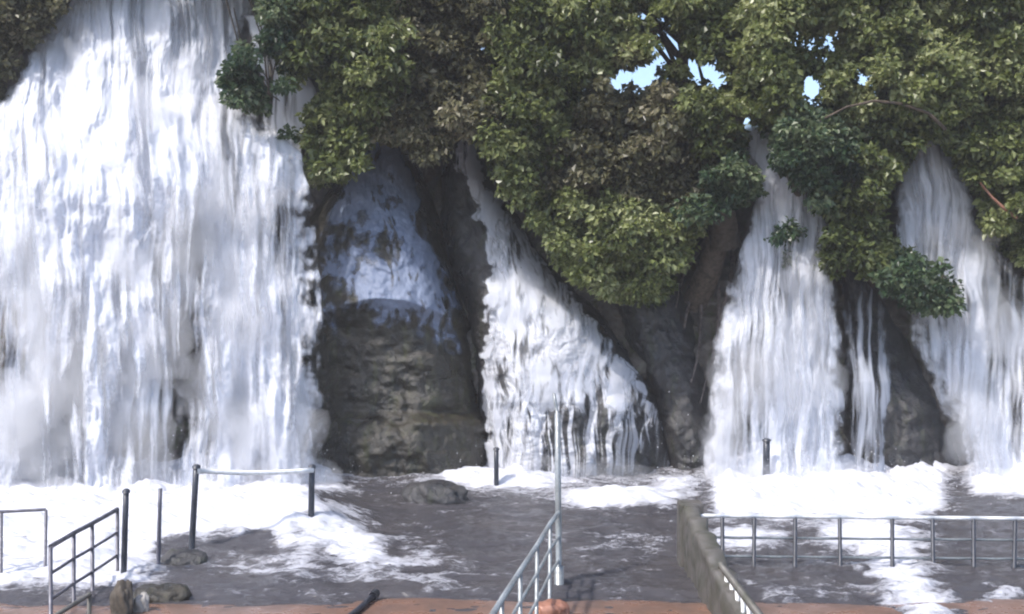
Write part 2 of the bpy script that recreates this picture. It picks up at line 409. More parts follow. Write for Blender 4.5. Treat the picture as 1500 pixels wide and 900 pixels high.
def splash(parent, cx, cy, rx, ry, D, n, h=1.0):
    """flung drops above the foot of a fall, centred on photo pixel cx, cy"""
    px = RNG.normal(cx, rx, n); py = cy - np.abs(RNG.exponential(ry, n)) * h
    drops('splash', parent, P(px, py, D + RNG.normal(0, .5, n)), RNG.uniform(.004, .013, n), RNG.uniform(.8, 2, n))

def rand_puffs(rows, n, y0, y1, seed, fwd=(.2, .9), size=(.5, 1.1), inset=0.12):
    g = np.random.default_rng(seed); r = np.array(rows, float); y, l, rr, d = r.T; out = []
    for i in range(n):
        py = g.uniform(y0, y1); L = np.interp(py, y, l); R = np.interp(py, y, rr); u = g.uniform(inset, 1 - inset)
        k = g.uniform(*size) * (0.75 + 0.5 * (py - y0) / (y1 - y0))
        out.append((L + (R - L) * u, py, np.interp(py, y, d) - 0.6 * np.sin(np.pi * u) - g.uniform(*fwd), k, k * g.uniform(1.1, 1.9), k * .45))
    return out
# --- widest fall, on the left
rowsA = [(-70, 90, 420, 33.6), (0, 100, 380, 32.9), (50, 62, 352, 32.2), (100, 28, 345, 31.4), (140, -5, 350, 30.8), (175, -40, 385, 30.2), (225, -70, 440, 29.5), (300, -90, 462, 28.9), (450, -110, 474, 28.2), (735, -130, 480, 27.6)]
fa = empty('waterfall', P1(220, 735, 28), 'huge billowing white waterfall, the widest one, falling beside the boulder', 'waterfall')
def covA(px, py):
    c = 0.78 + 0.30 * sstep(400, 120, py) + 0 * px
    c -= 0.42 * blob(px, py, 270, 560, 40, 120) + 0.30 * blob(px, py, 235, 385, 26, 80) + 0.32 * blob(px, py, 210, 655, 45, 50) + 0.20 * blob(px, py, 60, 540, 50, 100)
    c -= 0.22 * blob(px, py, 290, 360, 20, 60) + 0.2 * blob(px, py, 90, 640, 30, 60) + 0.3 * blob(px, py, 235, 40, 30, 26)
    c += 0.3 * blob(px, py, 370, 600, 45, 120) + 0.3 * blob(px, py, 150, 560, 22, 150) + 0.2 * blob(px, py, 260, 430, 16, 50)
    return c
fall_layer('core', fa, M['water_core'], rowsA, covA, 340, 540, 0.9, 0.5, 1, soft=0.05, fray=0.10)
fall_layer('outer_sheet', fa, M['water_core'], rowsA, lambda a, b: covA(a, b) - 0.30, 260, 420, 1.2, 0.70, 2, off=0.45, soft=0.06, fray=0.12)
mist(fa, rand_puffs(rowsA, 50, 60, 700, 5, size=(.55, 1.2)) + [(x, 715, 26.9, 1.1, .75, .6) for x in (20, 110, 200, 290, 370, 440)] + [(x, 735, 25.8, 1.2, .45, .7) for x in (-20, 90, 210, 320, 420)], 'mist', 1)
splash(fa, 250, 750, 130, 30, 26.4, 3000)
# --- thin veil on the boulder, sky reflection painted into its blue
fv = empty('waterfall', P1(570, 460, 29), 'thin water veil coloured blue with sky reflection, sliding over the sloping boulder top', 'waterfall')
def covV(px, py):
    l = np.interp(py, RA.y, RA.l); r = np.interp(py, RA.y, RA.r); u = (px - l) / (r - l)
    c = 0.66 * sstep(0.0, 0.12, u) * sstep(1.0, 0.86, u)
    c = c - 0.28 * blob(px, py, 530, 350, 60, 45) + 0.22 * blob(px, py, 560, 420, 90, 22) + 0.2 * blob(px, py, 560, 265, 50, 40) + 0.25 * blob(px, py, 640, 430, 22, 60)
    edge = 446 + 26 * fbm(px / 30, 0 * px, 3, 5) + 42 * np.clip(np.abs(px - 560) / 115, 0, 1.5) ** 2
    return c * (0.6 * sstep(edge + 30, edge - 30, py) + 0.4 * sstep(edge + 75, edge - 10, py)) + 0.12 * sstep(540, 260, py)
rowsV = [(a, b + 2, c - 2, d) for a, b, c, d in zip(RA.y, RA.l, RA.r, RA.d) if a < 500] + [(520, 447, 698, 29.5)]
fall_layer('veil', fv, M['sky_tinted_veil'], rowsV, covV, 140, 180, relief=0.03, seed=20, off=0.06, wav=0, depthf=lambda a, b: RA.surf(a, b), su=1.1, sv=0.8, gain=1.3, fine=0.8, amax=0.8, soft=.1, bend=0.5)
# --- middle fan
rowsB = [(a, b, c, d) for a, b, c, d in zip(RB.y, RB.l, RB.r, RB.d)]
fb = empty('waterfall', P1(840, 735, 28.6), 'middle waterfall fanning out over a cone-shaped rock into thin strands', 'waterfall')
def covB(px, py):
    ys = [190, 230, 260, 300, 340, 380, 420, 480, 560, 600, 735]
    lo = np.interp(py, ys, [660, 660, 672, 690, 700, 712, 708, 706, 704, 706, 705]); hi = np.interp(py, ys, [700, 704, 716, 742, 772, 800, 836, 884, 950, 972, 1002])
    j = 12 * fbm(px / 40, py / 22, 3, 44); w = sstep(-2, 12, px - lo + j) * sstep(-2, 14, hi - px + j)
    c = 0.80 * w + 0 * px
    c -= 0.4 * blob(px, py, 740, 350, 30, 26) + 0.22 * blob(px, py, 750, 520, 30, 60) + 0.12 * blob(px, py, 700, 300, 18, 40)
    for cx, cy, rx, ry in ((832, 660, 36, 55), (905, 648, 36, 55), (960, 672, 22, 48)): c = c - 0.35 * blob(px, py, cx, cy, rx, ry)
    c -= 0.30 * sstep(560 + 20 * np.sin(px / 23), 620, py) * sstep(735, 800, px) + 0.22 * sstep(590, 690, py)
    c += 0.22 * blob(px, py, 955, 590, 26, 60) * w + 0.2 * blob(px, py, 790, 440, 60, 60) * w
    return c * w
fall_layer('core', fb, M['water_strand'], rowsB, covB, 240, 420, relief=0.08, seed=30, off=0.10, wav=0, depthf=lambda a, b: RB.surf(a, b), su=2.2, sv=0.5, gain=2.0, fine=0.7, soft=.02, fray=.05, bend=0.3)
fall_layer('outer_sheet', fb, M['water_core'], rowsB, lambda a, b: covB(a, b) - 0.12 - 0.2 * sstep(560, 620, b), 200, 380, relief=0.16, seed=33, off=0.26, wav=0, depthf=lambda a, b: RB.surf(a, b, False), su=1.6, sv=0.5, gain=1.9, fine=0.6, soft=.02, fray=.05, bend=0.3)
mist(fb, [(760, 690, 28.0, 1.0, .6, .5), (900, 700, 28.0, 1.4, .5, .5), (800, 520, 28.5, 1.3, 1.2, .4)], 'mist_thin', 40)
def rowsB2(): return [(260, 672, 716, 32.2), (380, 712, 800, 30.6), (560, 706, 950, 28.7), (720, 705, 1000, 28.5)]
fall_layer('strands', fb, M['water_strand'], [r_ for r_ in rowsB if r_[0] >= 560], lambda a, b: sstep(562, 620, b) * 0.32 * sstep(0, 30, a - 706) * sstep(0, 30, 1000 - a) + 0.1 * blob(a, b, 750, 640, 60, 80), 260, 160, relief=0.03, seed=36, off=0.12, wav=0,
           depthf=lambda a, b: RB.surf(a, b), su=3.4, sv=0.10, gain=2.0, fine=0.5, amax=.85, soft=.02, fray=.03, bend=0.25)
splash(fb, 800, 722, 80, 12, 27.8, 1500)
# --- fall by the dark post
rowsC = [(175, 1092, 1128, 31.0), (225, 1092, 1150, 30.8), (270, 1112, 1200, 30.5), (345, 1092, 1218, 30.1), (420, 1066, 1226, 29.7), (500, 1046, 1232, 29.3), (600, 1036, 1236, 29.0), (735, 1022, 1248, 28.5)]
fc = empty('waterfall', P1(1140, 735, 28.4), 'misty white waterfall dropping behind the lone dark post', 'waterfall')
def covC(px, py):
    c = 0.80 + 0.15 * sstep(450, 250, py) + 0 * px
    c -= 0.3 * blob(px, py, 1110, 570, 26, 60) + 0.25 * blob(px, py, 1200, 500, 12, 80) + 0.2 * blob(px, py, 1080, 640, 20, 40)
    return c + 0.2 * sstep(640, 720, py)
fall_layer('core', fc, M['water_core'], rowsC, covC, 180, 400, 0.5, 0.32, 41)
fall_layer('outer_sheet', fc, M['water_core'], rowsC, lambda a, b: covC(a, b) - 0.22, 150, 340, 0.7, 0.38, 42, off=0.3)
mist(fc, rand_puffs(rowsC, 13, 400, 690, 6, size=(.45, .8), inset=.1) + [(x, 705, 27.5, .8, .5, .5) for x in (1060, 1120, 1180, 1230)], 'mist', 60)
splash(fc, 1150, 720, 70, 18, 27.6, 3500)
# --- thin side stream on the wedge rock
rowsS = [(395, 1236, 1262, 31.5), (450, 1232, 1296, 30.7), (560, 1242, 1306, 29.6), (700, 1250, 1298, 28.9), (735, 1250, 1296, 28.8)]
fs = empty('waterfall', P1(1272, 735, 28.8), 'narrow faint trickle running down the dark wedge-shaped rock', 'waterfall')
fall_layer('veil', fs, M['water_trickle'], rowsS, lambda a, b: 0.55 - 0.15 * blob(a, b, 1270, 540, 40, 40), 60, 160, 0.35, 0.06, 47, off=0.3)
# --- fall at the far right
rowsE = [(195, 1338, 1372, 31.2), (230, 1336, 1398, 31.0), (280, 1306, 1424, 30.8), (350, 1310, 1448, 30.5), (395, 1318, 1490, 30.3), (450, 1326, 1580, 30.1), (500, 1336, 1640, 29.9), (560, 1362, 1670, 29.5), (620, 1392, 1690, 29.1), (735, 1436, 1720, 28.6)]
fe = empty('waterfall', P1(1500, 735, 28.6), 'waterfall pouring from between the leaves past the dark wedge-shaped rock', 'waterfall')
def covE(px, py):
    c = 0.78 + 0.2 * sstep(380, 250, py) + 0 * px
    c -= 0.32 * blob(px, py, 1450, 440, 60, 40) + 0.26 * blob(px, py, 1480, 560, 40, 90)
    le = np.interp(py, [500, 560, 620, 735], [1350, 1380, 1412, 1455]); c += 0.3 * sstep(470, 520, py) * np.exp(-((px - le - 22) / 26) ** 2)
    return c
fall_layer('core', fe, M['water_core'], rowsE, covE, 220, 400, 0.5, 0.32, 51)
fall_layer('outer_sheet', fe, M['water_core'], rowsE, lambda a, b: covE(a, b) - 0.25, 180, 340, 0.7, 0.38, 52, off=0.3)
mist(fe, rand_puffs(rowsE, 13, 260, 690, 7, size=(.4, .75), inset=.1) + [(x, 705, 27.8, .8, .4, .5) for x in (1460, 1510)], 'mist', 80)
splash(fe, 1500, 720, 50, 14, 27.8, 1500)
# --- upper stream glimpsed through leaves by the widest fall
rowsU = [(20, 352, 420, 31.6), (90, 372, 440, 31.3), (140, 384, 470, 31.1), (190, 380, 450, 30.8), (240, 390, 446, 30.3)]
fu_ = empty('waterfall', P1(420, 240, 30.4), 'small side cascade glimpsed through leaves beside the widest waterfall', 'waterfall')
fall_layer('core', fu_, M['water_core'], rowsU, lambda a, b: 0.95 + 0 * a, 60, 120, 0.25, 0.15, 57)

# ------------------------------------------------------------------ pool, paving
def ground_px(x, y): return CX + x / y * F, CY + CAMH / y * F
xs = np.arange(-24, 24.01, 0.075); ysr = 15.4 + (32.5 - 15.4) * np.linspace(0, 1, 250) ** 1.25
X, Y = np.meshgrid(xs, ysr); GX, GY = ground_px(X, Y)
def foam_f(px, py):
    f = 1.15 * sstep(560, 330, px + 40 * noise(py / 14, px / 60, 3)) * sstep(812, 775, py + 22 * noise(px / 60, py / 30, 6) - 0 * px)
    f += 0.95 * sstep(260, 180, px) * sstep(872, 850, py)
    f += 0.62 * blob(px, py, 505, 800, 80, 26) + 0.42 * blob(px, py, 570, 825, 70, 22) + 0.35 * blob(px, py, 400, 835, 90, 14)
    f += 1.05 * blob(px, py, 745, 706, 85, 14) + 1.1 * blob(px, py, 905, 733, 85, 13) + 0.5 * blob(px, py, 990, 715, 40, 10)
    f += 1.35 * sstep(1030, 1075, px) * sstep(1410, 1330, px) * sstep(772, 742, py) + 1.1 * sstep(1400, 1460, px) * sstep(738, 722, py)
    f += 0.72 * blob(px, py, 1090, 790, 60, 20) + 0.95 * blob(px, py, 1270, 785, 75, 34) + 0.62 * blob(px, py, 1320, 845, 50, 34) + 0.6 * blob(px, py, 1360, 888, 40, 24) + 0.42 * blob(px, py, 1465, 870, 30, 18)
    f += 0.22 * blob(px, py, 640, 850, 120, 16) + 0.2 * blob(px, py, 900, 800, 100, 20) + 0.2 * blob(px, py, 1150, 870, 90, 16)
    f -= 0.55 * np.clip(fbm(px / 75, py / 13, 3, 61), 0, 1) * sstep(725, 760, py)
    f += 0.13 + 0.2 * sstep(720, 700, py)
    return np.clip(f, 0, 1.4)
FO = foam_f(GX, GY)
Z = 0.045 * fbm(X * 1.1, Y * 1.6, 5, 3) + 0.03 * ridged(X * 1.4, Y * 2.6, 4, 12) * (Y > 0)
Z += FO * (0.10 + 0.16 * fbm(X * 0.7, Y * 1.7, 5, 17, .5) + 0.05 * fbm(X * 3.5, Y * 6, 3, 23))
Z += 0.22 * sstep(26.2, 28.6, Y) * np.clip(FO, 0, 1) * (0.5 + 0.7 * fbm(X * 0.7, Y * 0.7, 3, 29, .4))
Z += 0.55 * blob(GX, GY, 440, 762, 70, 30)
Z += 0.30 * blob(GX, GY, 330, 770, 130, 30)
Z -= 0.10 * sstep(17.6, 16.6, Y)
pool = mesh_obj('water', np.stack([X, Y, Z], -1), grid_faces(*X.shape), M['pool'], None, True, {'foam': FO.ravel()})
tag(pool, 'foaming muddy flood water spreading over the bathing platform', kind='structure')
# paving sheet: shelves gently down into the water
xs2 = np.arange(-24, 24.01, 0.3); ys2 = np.concatenate([np.linspace(-6, 14, 30), np.linspace(14.2, 33, 95)])
X2, Y2 = np.meshgrid(xs2, ys2)
Z2 = -0.02 - 0.5 * sstep(16.6 , 18.6, Y2 + 0.5 * noise(X2 * 0.35, Y2 * 0.3, 2)) + 0.02 * noise(X2, Y2, 6)
pv = mesh_obj('pavement', np.stack([X2, Y2, Z2], -1), grid_faces(*X2.shape), M['deck'])
tag(pv, 'wet red-brown paving at the edge of the flood water', kind='structure')
gx = np.linspace(-300, 300, 13); gy = np.linspace(-250, 350, 13); GXX, GYY = np.meshgrid(gx, gy)
tag(mesh_obj('ground', np.stack([GXX, GYY, GXX * 0 - 1.2], -1), grid_faces(13, 13), M['soil']), 'soil ground spreading around the falls', kind='structure')

# ------------------------------------------------------------------ trees
HOLES = [(985, 68, 26), (948, 108, 20), (1048, 112, 18), (1020, 100, 14), (1188, 128, 22), (905, 118, 14), (1215, 62, 9), (1262, 112, 9), (945, 20, 10), (1090, 176, 7),
         (1112, 216, 26), (1128, 262, 18), (1165, 298, 26), (1190, 345, 20), (1182, 385, 16), (395, 100, 22), (430, 150, 20), (458, 125, 16), (405, 172, 20), (372, 40, 10), (1122, 300, 14)]
POLY = [(-700, -420), (-700, 60), (-60, 200), (0, 150), (30, 90), (95, 25), (115, -60), (360, -80), (372, 10), (345, 60), (318, 110), (330, 155), (385, 175), (400, 205), (440, 212), (455, 285), (530, 262), (560, 212),
        (595, 225), (640, 262), (668, 205), (705, 215), (735, 290), (785, 345), (820, 400), (870, 440), (960, 455), (992, 415), (1035, 335), (1095, 300), (1120, 345), (1150, 400),
        (1218, 415), (1245, 392), (1330, 455), (1392, 478), (1446, 395), (1375, 375), (1312, 352), (1300, 285), (1340, 225), (1378, 205), (1430, 285), (1452, 375), (1560, 410), (2200, 420), (2200, -420)]
poly = np.array(POLY, float)
def inside(px, py):
    r = np.zeros(len(px), bool); n = len(poly); j = n - 1
    for i in range(n):
        xi, yi = poly[i]; xj, yj = poly[j]
        c = ((yi > py) != (yj > py)) & (px < (xj - xi) * (py - yi) / (yj - yi + 1e-9) + xi); r ^= c; j = i
    return r
def edge_dist(px, py):
    d = np.full(len(px), 1e9)
    for i in range(len(poly)):
        a = poly[i]; b = poly[(i + 1) % len(poly)]; ab = b - a
        t = np.clip(((px - a[0]) * ab[0] + (py - a[1]) * ab[1]) / (ab @ ab), 0, 1)
        d = np.minimum(d, np.hypot(px - a[0] - t * ab[0], py - a[1] - t * ab[1]))
    return d
# name, label, centre px, py, distance, leaf material, tint shift, trunk foot px, py, leaf scale
TREES = [
 ('forest_tree', 'dark teal leafy tree leaning into the spray of the widest waterfall', 350, 115, 29.0, 'leaf_dark', 0.0, 440, 200, 0.9),
 ('forest_tree', 'olive tree spreading above the boulder with the thin water veil', 500, 90, 29.6, 'leaf', 0.0, 560, 240, 1.0),
 ('forest_tree', 'dusty green tree rooted at the top of the middle fan waterfall', 650, 110, 29.8, 'leaf_brown', 0.05, 625, 260, 1.0),
 ('forest_tree', 'pale olive tree with brownish shade above the cone-shaped rock', 790, 120, 29.4, 'leaf', -0.05, 780, 320, 1.0),
 ('shrub', 'low bright green shrub hanging from the cliff right beside the fan waterfall', 885, 375, 29.4, 'leaf', 0.10, 890, 430, 0.9),
 ('forest_tree', 'brown-green tree with sky gaps standing above the hanging shrub', 925, 190, 29.5, 'leaf_brown', 0.0, 940, 330, 1.0),
 ('forest_tree', 'tall yellow-green tree top with white sky gaps beneath it', 985, -15, 29.8, 'leaf', 0.12, 990, 200, 1.0),
 ('forest_tree', 'tree with thick leaning brown trunk and roots gripping the dark rock', 1085, 120, 29.2, 'leaf', 0.0, 1020, 440, 1.0),
 ('forest_tree', 'drooping dark tree hanging over the waterfall behind the lone post', 1165, 255, 28.7, 'leaf_dark', 0.05, 1230, 400, 0.9),
 ('forest_tree', 'deep olive tree drooping over the dark wedge-shaped rock', 1290, 300, 28.9, 'leaf', -0.12, 1270, 420, 1.0),
 ('shrub', 'dark green leafy bough hanging in front of the waterfall beside the wedge-shaped rock', 1395, 425, 28.6, 'leaf_dark', 0.1, 1330, 440, 0.9),
 ('forest_tree', 'light green tree with a long arching bare branch', 1270, 60, 29.2, 'leaf', 0.15, 1300, 215, 1.0),
 ('forest_tree', 'yellow-green tree above the waterfall pouring between leaves', 1420, 110, 29.4, 'leaf', 0.08, 1440, 270, 1.0),
 ('shrub', 'bright green shrub with reddish twig beside the leaf-framed waterfall', 1520, 330, 29.0, 'leaf', 0.0, 1500, 400, 1.0),
 ('forest_tree', 'olive tree on the rocks at the outer side of the widest waterfall', 20, 20, 30.6, 'leaf_brown', 0.05, -30, 200, 1.0),
]
TC = np.array([(t[2], t[3]) for t in TREES], float)
def leaves_mesh(centres, rads, tints, per, scale):
    """leaf faces spread through ellipsoidal clumps; two triangles with a fold per leaf"""
    n = len(centres); idx = np.repeat(np.arange(n), per); m = len(idx)
    d = RNG.normal(size=(m, 3)); d /= np.linalg.norm(d, axis=1)[:, None]
    r = RNG.random(m) ** 0.45
    c = centres[idx] + d * (r * rads[idx])[:, None] * np.array([1.0, 0.8, 0.72])
    c[:, 2] -= 0.25 * rads[idx] * (d[:, 0] ** 2 + d[:, 1] ** 2) * r
    # leaf axes: outward, drooping
    ax = d * 0.9 + RNG.normal(size=(m, 3)) * 0.6 + np.array([0, -0.15, -0.45]); ax /= np.linalg.norm(ax, axis=1)[:, None]
    nn = RNG.normal(size=(m, 3)) * 0.7 + np.array([0, -0.25, 0.8]); sd_ = np.cross(ax, nn); sd_ /= np.linalg.norm(sd_, axis=1)[:, None] + 1e-6
    nn = np.cross(sd_, ax)
    L = (RNG.uniform(0.13, 0.30, m) * scale)[:, None]; W = L * RNG.uniform(0.24, 0.4, m)[:, None]
    v0 = c - ax * L * .5; v1 = c + ax * L * .5 - nn * L * 0.08
    v2 = c + sd_ * W + nn * W * 0.35; v3 = c - sd_ * W + nn * W * 0.35
    V = np.stack([v0, v2, v1, v3], 1).reshape(-1, 3)
    b = 4 * np.arange(m)
    Fc = np.concatenate([np.stack([b, b + 1, b + 2], 1), np.stack([b, b + 2, b + 3], 1)])
    tint = np.clip(tints[idx] + RNG.normal(0, 0.2, m), 0, 1)
    return V, Fc, np.repeat(tint, 4)
# clumps of leaves over the whole wooded outline, each given to the nearest tree
def sample(n, lo, hi, marg):
    px = RNG.uniform(-250, 1700, n); py = RNG.uniform(-240, 480, n)
    k = inside(px, py) & (edge_dist(px, py) > marg) & (px < 1750) & (px > -300)
    px, py = px[k], py[k]
    for hx, hy, hr in HOLES:
        k = np.hypot((px - hx), (py - hy)) > hr + 5; px, py = px[k], py[k]
    return px, py, RNG.uniform(lo, hi, len(px))
fp = sample(6500, -1.0, 1.2, 11); bp_ = sample(4200, 2.4, 5.5, 16)
PXC = np.concatenate([fp[0], bp_[0]]); PYC = np.concatenate([fp[1], bp_[1]]); DOF = np.concatenate([fp[2], bp_[2]])
ed = edge_dist(PXC, PYC)
d2 = np.hypot(PXC[:, None] - TC[None, :, 0], (PYC[:, None] - TC[None, :, 1]) * 1.15) + 25 * noise(PXC / 60, PYC / 60, 5)[:, None] * np.linspace(-1, 1, len(TREES))[None]
own = d2.argmin(1)
for ti, (nm, lab, cx, cy, TD, lm, shift, bx, by, ls) in enumerate(TREES):
    k = np.where(own == ti)[0]
    if len(k) == 0: continue
    D = TD + DOF[k] + 0.8 * noise(PXC[k] / 110, PYC[k] / 90, 7)
    # hanging boughs at the lower outline come forward of the rock
    cen = P(PXC[k], PYC[k], D)
    rad = np.minimum(RNG.uniform(0.36, 0.72, len(k)), np.maximum(ed[k], 9) * 1.15 * D / F + 0.05)
    for hx, hy, hr in HOLES:
        rad = np.minimum(rad, np.maximum(np.hypot(PXC[k] - hx, PYC[k] - hy) - hr * .5, 8) * D / F)
    tint = np.clip(0.53 + shift + 0.55 * noise(PXC[k] / 70, PYC[k] / 55, 9) + RNG.normal(0, 0.1, len(k)), 0, 1)
    bD = float(cliff_D(np.array([float(bx)]), np.array([float(by)]))[0]) - 0.05
    base = P1(bx, by, bD)
    root = empty(nm, base, lab, 'tree' if nm == 'forest_tree' else 'shrub')
    per = np.clip((rad / 0.5) ** 2 * 100, 25, 190).astype(int)
    Vv, Fc, tt = leaves_mesh(cen, rad, tint, per, ls)
    crown = mesh_obj('crown' if nm == 'forest_tree' else 'foliage', Vv, Fc, M[lm], None, False, {'tint': tt}); child(crown, root)
    # trunk and limbs
    top = Vector(P(np.array([float(cx)]), np.array([float(cy)]), np.array([TD + 0.3]))[0])
    rt = 0.20 if nm == 'forest_tree' else 0.07
    if ti == 7: rt = 0.34
    if ti == 0: rt = 0.07
    tp = []
    for s in np.linspace(0, 1, 9):
        q = base.lerp(top, s) + Vector((0.25 * math.sin(3.1 * s + ti), -0.35 * math.sin(math.pi * s), 0.15 * math.sin(5 * s + ti)))
        if s == 0: q = base + Vector((0, 0.35, -0.15))
        tp.append(q)
    Vt, Ft = tube(tp, [rt * (1.35 - 1.0 * s) for s in np.linspace(0, 1, 9)], 9)
    trunk = tris_quads(Vt, Ft, 'trunk' if nm == 'forest_tree' else 'stem', M['bark'], root)
    fr = k[DOF[k] < 1.5]; npick = min(12, len(fr))
    pick = RNG.choice(len(k), min(13, len(k)), replace=False)
    for j in pick:
        a = tp[int(RNG.integers(3, 8))]; b = Vector(cen[j]); mid = a.lerp(b, 0.5) + Vector((0, 0, 0.25 + 0.2 * RNG.random()))
        pts = [a, a.lerp(mid, .5) + Vector((0, 0, .1)), mid, mid.lerp(b, .5) + Vector((0, 0, .08)), b]
        Vl, Fl = tube(pts, [rt * .42, rt * .34, rt * .26, rt * .18, rt * .08], 6)
        lo_ = tris_quads(Vl, Fl, 'limb' if nm == 'forest_tree' else 'twig', M['bark'], None); lo_.parent = trunk
    if ti == 7:      # roots gripping the dark rock
        for (x0, x1, ye, w) in ((1046, 1010, 560, .09), (1056, 1002, 480, .12), (1066, 1030, 590, .08), (1074, 1052, 520, .10), (1038, 985, 450, .09), (1080, 1075, 430, .08)):
            pts = []
            for s in np.linspace(0, 1, 9):
                px = x0 + (x1 - x0) * s + 6 * math.sin(6 * s + x0); py = 335 + (ye - 335) * s
                D = min(float(cliff_D(np.array([px]), np.array([py]))[0]), float(RR.surf(np.array([py]), np.array([px]))[0]) if py > 415 else 99) - 0.05
                pts.append(P1(px, py, D))
            Vr, Fr = tube(pts, [w * (1.3 - s) for s in np.linspace(0, 1, 9)], 7); tris_quads(Vr, Fr, 'root', M['root'], None).parent = trunk
        pts = [P1(1062, 360, 30.9), P1(1056, 300, 30.4), P1(1062, 240, 29.9), P1(1075, 180, 29.4), P1(1098, 130, 29.2)]
        Vr, Fr = tube(pts, [.5, .42, .34, .28, .2], 10); tris_quads(Vr, Fr, 'trunk', M['bark'], root)
    if ti == 11:     # long arching branch
        pts = [P1(x, y, 28.0) for x, y in ((1180, 200), (1205, 175), (1240, 157), (1280, 148), (1320, 152), (1360, 166), (1385, 190))]
        Vr, Fr = tube(pts, [.02, .028, .035, .04, .045, .05, .055], 7); tris_quads(Vr, Fr, 'limb', M['bark'], None).parent = trunk
    if ti == 13:
        pts = [P1(x, y, 28.0) for x, y in ((1436, 268), (1452, 288), (1468, 303), (1490, 320))]
        Vr, Fr = tube(pts, [.025, .035, .045, .05], 6); tris_quads(Vr, Fr, 'twig', M['red_stone'], None).parent = trunk

# small shrub at the lip of the boulder
# ------------------------------------------------------------------ railings, posts
def pipe(name, root, a, b, r, mat, seg=2, sag=0.0, n=8):
    a, b = Vector(a), Vector(b); pts = []
    for s in np.linspace(0, 1, seg):
        q = a.lerp(b, s); q.z -= sag * math.sin(math.pi * s); pts.append(q)
    Vv, Fc = tube(pts, r, n); return tris_quads(Vv, Fc, name, mat, root)
def railing(label, pts, h, heights, prails, mats, r_top=.035, r_mid=.024, r_post=.03, zb=-0.45, wob=0.012):
    """pts: plan points (x, y, z of the top); posts at each, rails between"""
    root = empty('railing', (pts[0][0], pts[0][1], 0), label, 'railing', None)
    for i, (x, y, zt) in enumerate(pts):
        rr = r_post
        pipe('post', root, (x + RNG.normal(0, wob), y, zb), (x, y, zt + 0.0), rr, mats[1])
    for i in range(len(pts) - 1):
        a, b = pts[i], pts[i + 1]
        ov = 0.0
        pipe('top_rail', root, (a[0], a[1], a[2] + .01), (b[0], b[1], b[2] + .01), r_top, mats[0], 3, 0.001)
        for hh in heights:
            pipe('middle_rail', root, (a[0], a[1], a[2] - hh), (b[0], b[1], b[2] - hh), r_mid, mats[2], 3, 0.004)
    return root
def gp(px, py, z):
    """plan point where photo pixel px, py meets height z"""
    d = F * (CAMH - z) / (py - CY); return ((px - CX) / F * d, d, z)
# horizontal railing on the right
yr = 18.8
pr = [((px - CX) / F * yr, yr, 1.0 - (px - 1015) * 0.00012) for px in (1015, 1058, 1105, 1165, 1230, 1307, 1366, 1426, 1487, 1550, 1615, 1680)]
railing('long horizontal steel railing with pale rails, the top one painted with sun glint, and dark posts in front of foam', pr, 1.0, (0.40, 0.76), 2, (M['pale_paint_and_glint'], M['dark_steel'], M['steel']), .04, .024, .04)  # white of the top rail is sun glint put into its colour
# walkway railing in the middle
pc = [gp(px, py, 1.3) for px, py in ((820, 750), (806, 768), (787, 800), (762, 838), (735, 880))]
xe, ye, ze = pc[-1]; pc.append((xe - 0.28, ye - 1.6, 1.3)); pc.append((xe - 0.56, ye - 3.2, 1.3))
railing('steel walkway railing running up to the tall pale pole', pc, 1.3, (0.42, 0.84), 2, (M['steel'], M['steel'], M['steel']), .042, .027, .032, zb=-0.2)
tp_ = empty('pole', gp(820, 884, 0), 'tall pale steel pole at the end of the walkway railing', 'pole')
bx_, by_, _ = gp(820, 884, 0)
by_ = pc[0][1] - 0.12; bx_ = (819 - CX) / F * by_
tp_.location = (bx_, by_, -0.3)
pipe('shaft', tp_, (bx_, by_, -0.3), (bx_ - .03, by_, 3.1), .055, M['steel'], 3, 0, 12)
pipe('base_sleeve', tp_, (bx_, by_, -0.35), (bx_, by_, 0.35), .085, M['steel'], 2, 0, 12)
pipe('bent_tip', tp_, (bx_ - .03, by_, 3.08), (bx_ - .09, by_ + .02, 3.45), .03, M['steel'], 3, 0.02, 8)
# railing on the left running away from the viewer
pl = [gp(74, 802, 1.15), gp(108, 782, 1.17), gp(135, 768, 1.2), gp(172, 747, 1.25)]
railing('grey stair railing with three rails standing in white foam', pl, 1.2, (0.42, 0.84), 2, (M['purple_steel'], M['purple_steel'], M['purple_steel']), .04, .027, .034, wob=.01)
pl2 = [((px - CX) / F * 18.2, 18.2 + dy, 1.2) for px, dy in ((60, .2), (2, 0), (-70, -.2), (-150, -.4))]
railing('pale half-drowned railing at the outer side of the stair railing', pl2, 1.2, (0.45, 0.85), 2, (M['purple_steel'], M['purple_steel'], M['pale_paint_and_glint']), .03, .02, .03)
pn = [gp(131, 872, 0.55), gp(86, 900, 0.5), gp(30, 940, .45)]
railing('short low rusty handrail beside the squat stone stump', pn, .6, (0.3,), 1, (M['concrete'], M['concrete'], M['concrete']), .035, .024, .035, zb=-0.1)
def post(label, px, ptop, pbot, d, w, mat, tilt=0.0, name='post', cap=True):
    x = (px - CX) / F * d; zt = CAMH - (ptop - CY) / F * d; zb = min(CAMH - (pbot - CY) / F * d, 0) - .35
    root = empty(name, (x, d, zb), label, 'post')
    pts = [(x + tilt * s, d, zb + (zt - zb) * s) for s in (0, .35, .7, 1)]
    Vv, Fc = tube(pts, [w * .9, w, w * .96, w * .93], 10); tris_quads(Vv, Fc, 'shaft', mat, root)
    if cap:
        x1 = x + tilt; Vv, Fc = tube([(x1, d, zt - .03), (x1, d, zt + .02), (x1, d, zt + .05)], [w * 1.25, w * 1.25, w * .6], 10); tris_quads(Vv, Fc, 'cap', mat, root)
    return root
post('dark leaning post at the end of the stair railing', 180, 720, 850, 18.0, .055, M['dark_steel'], .06)
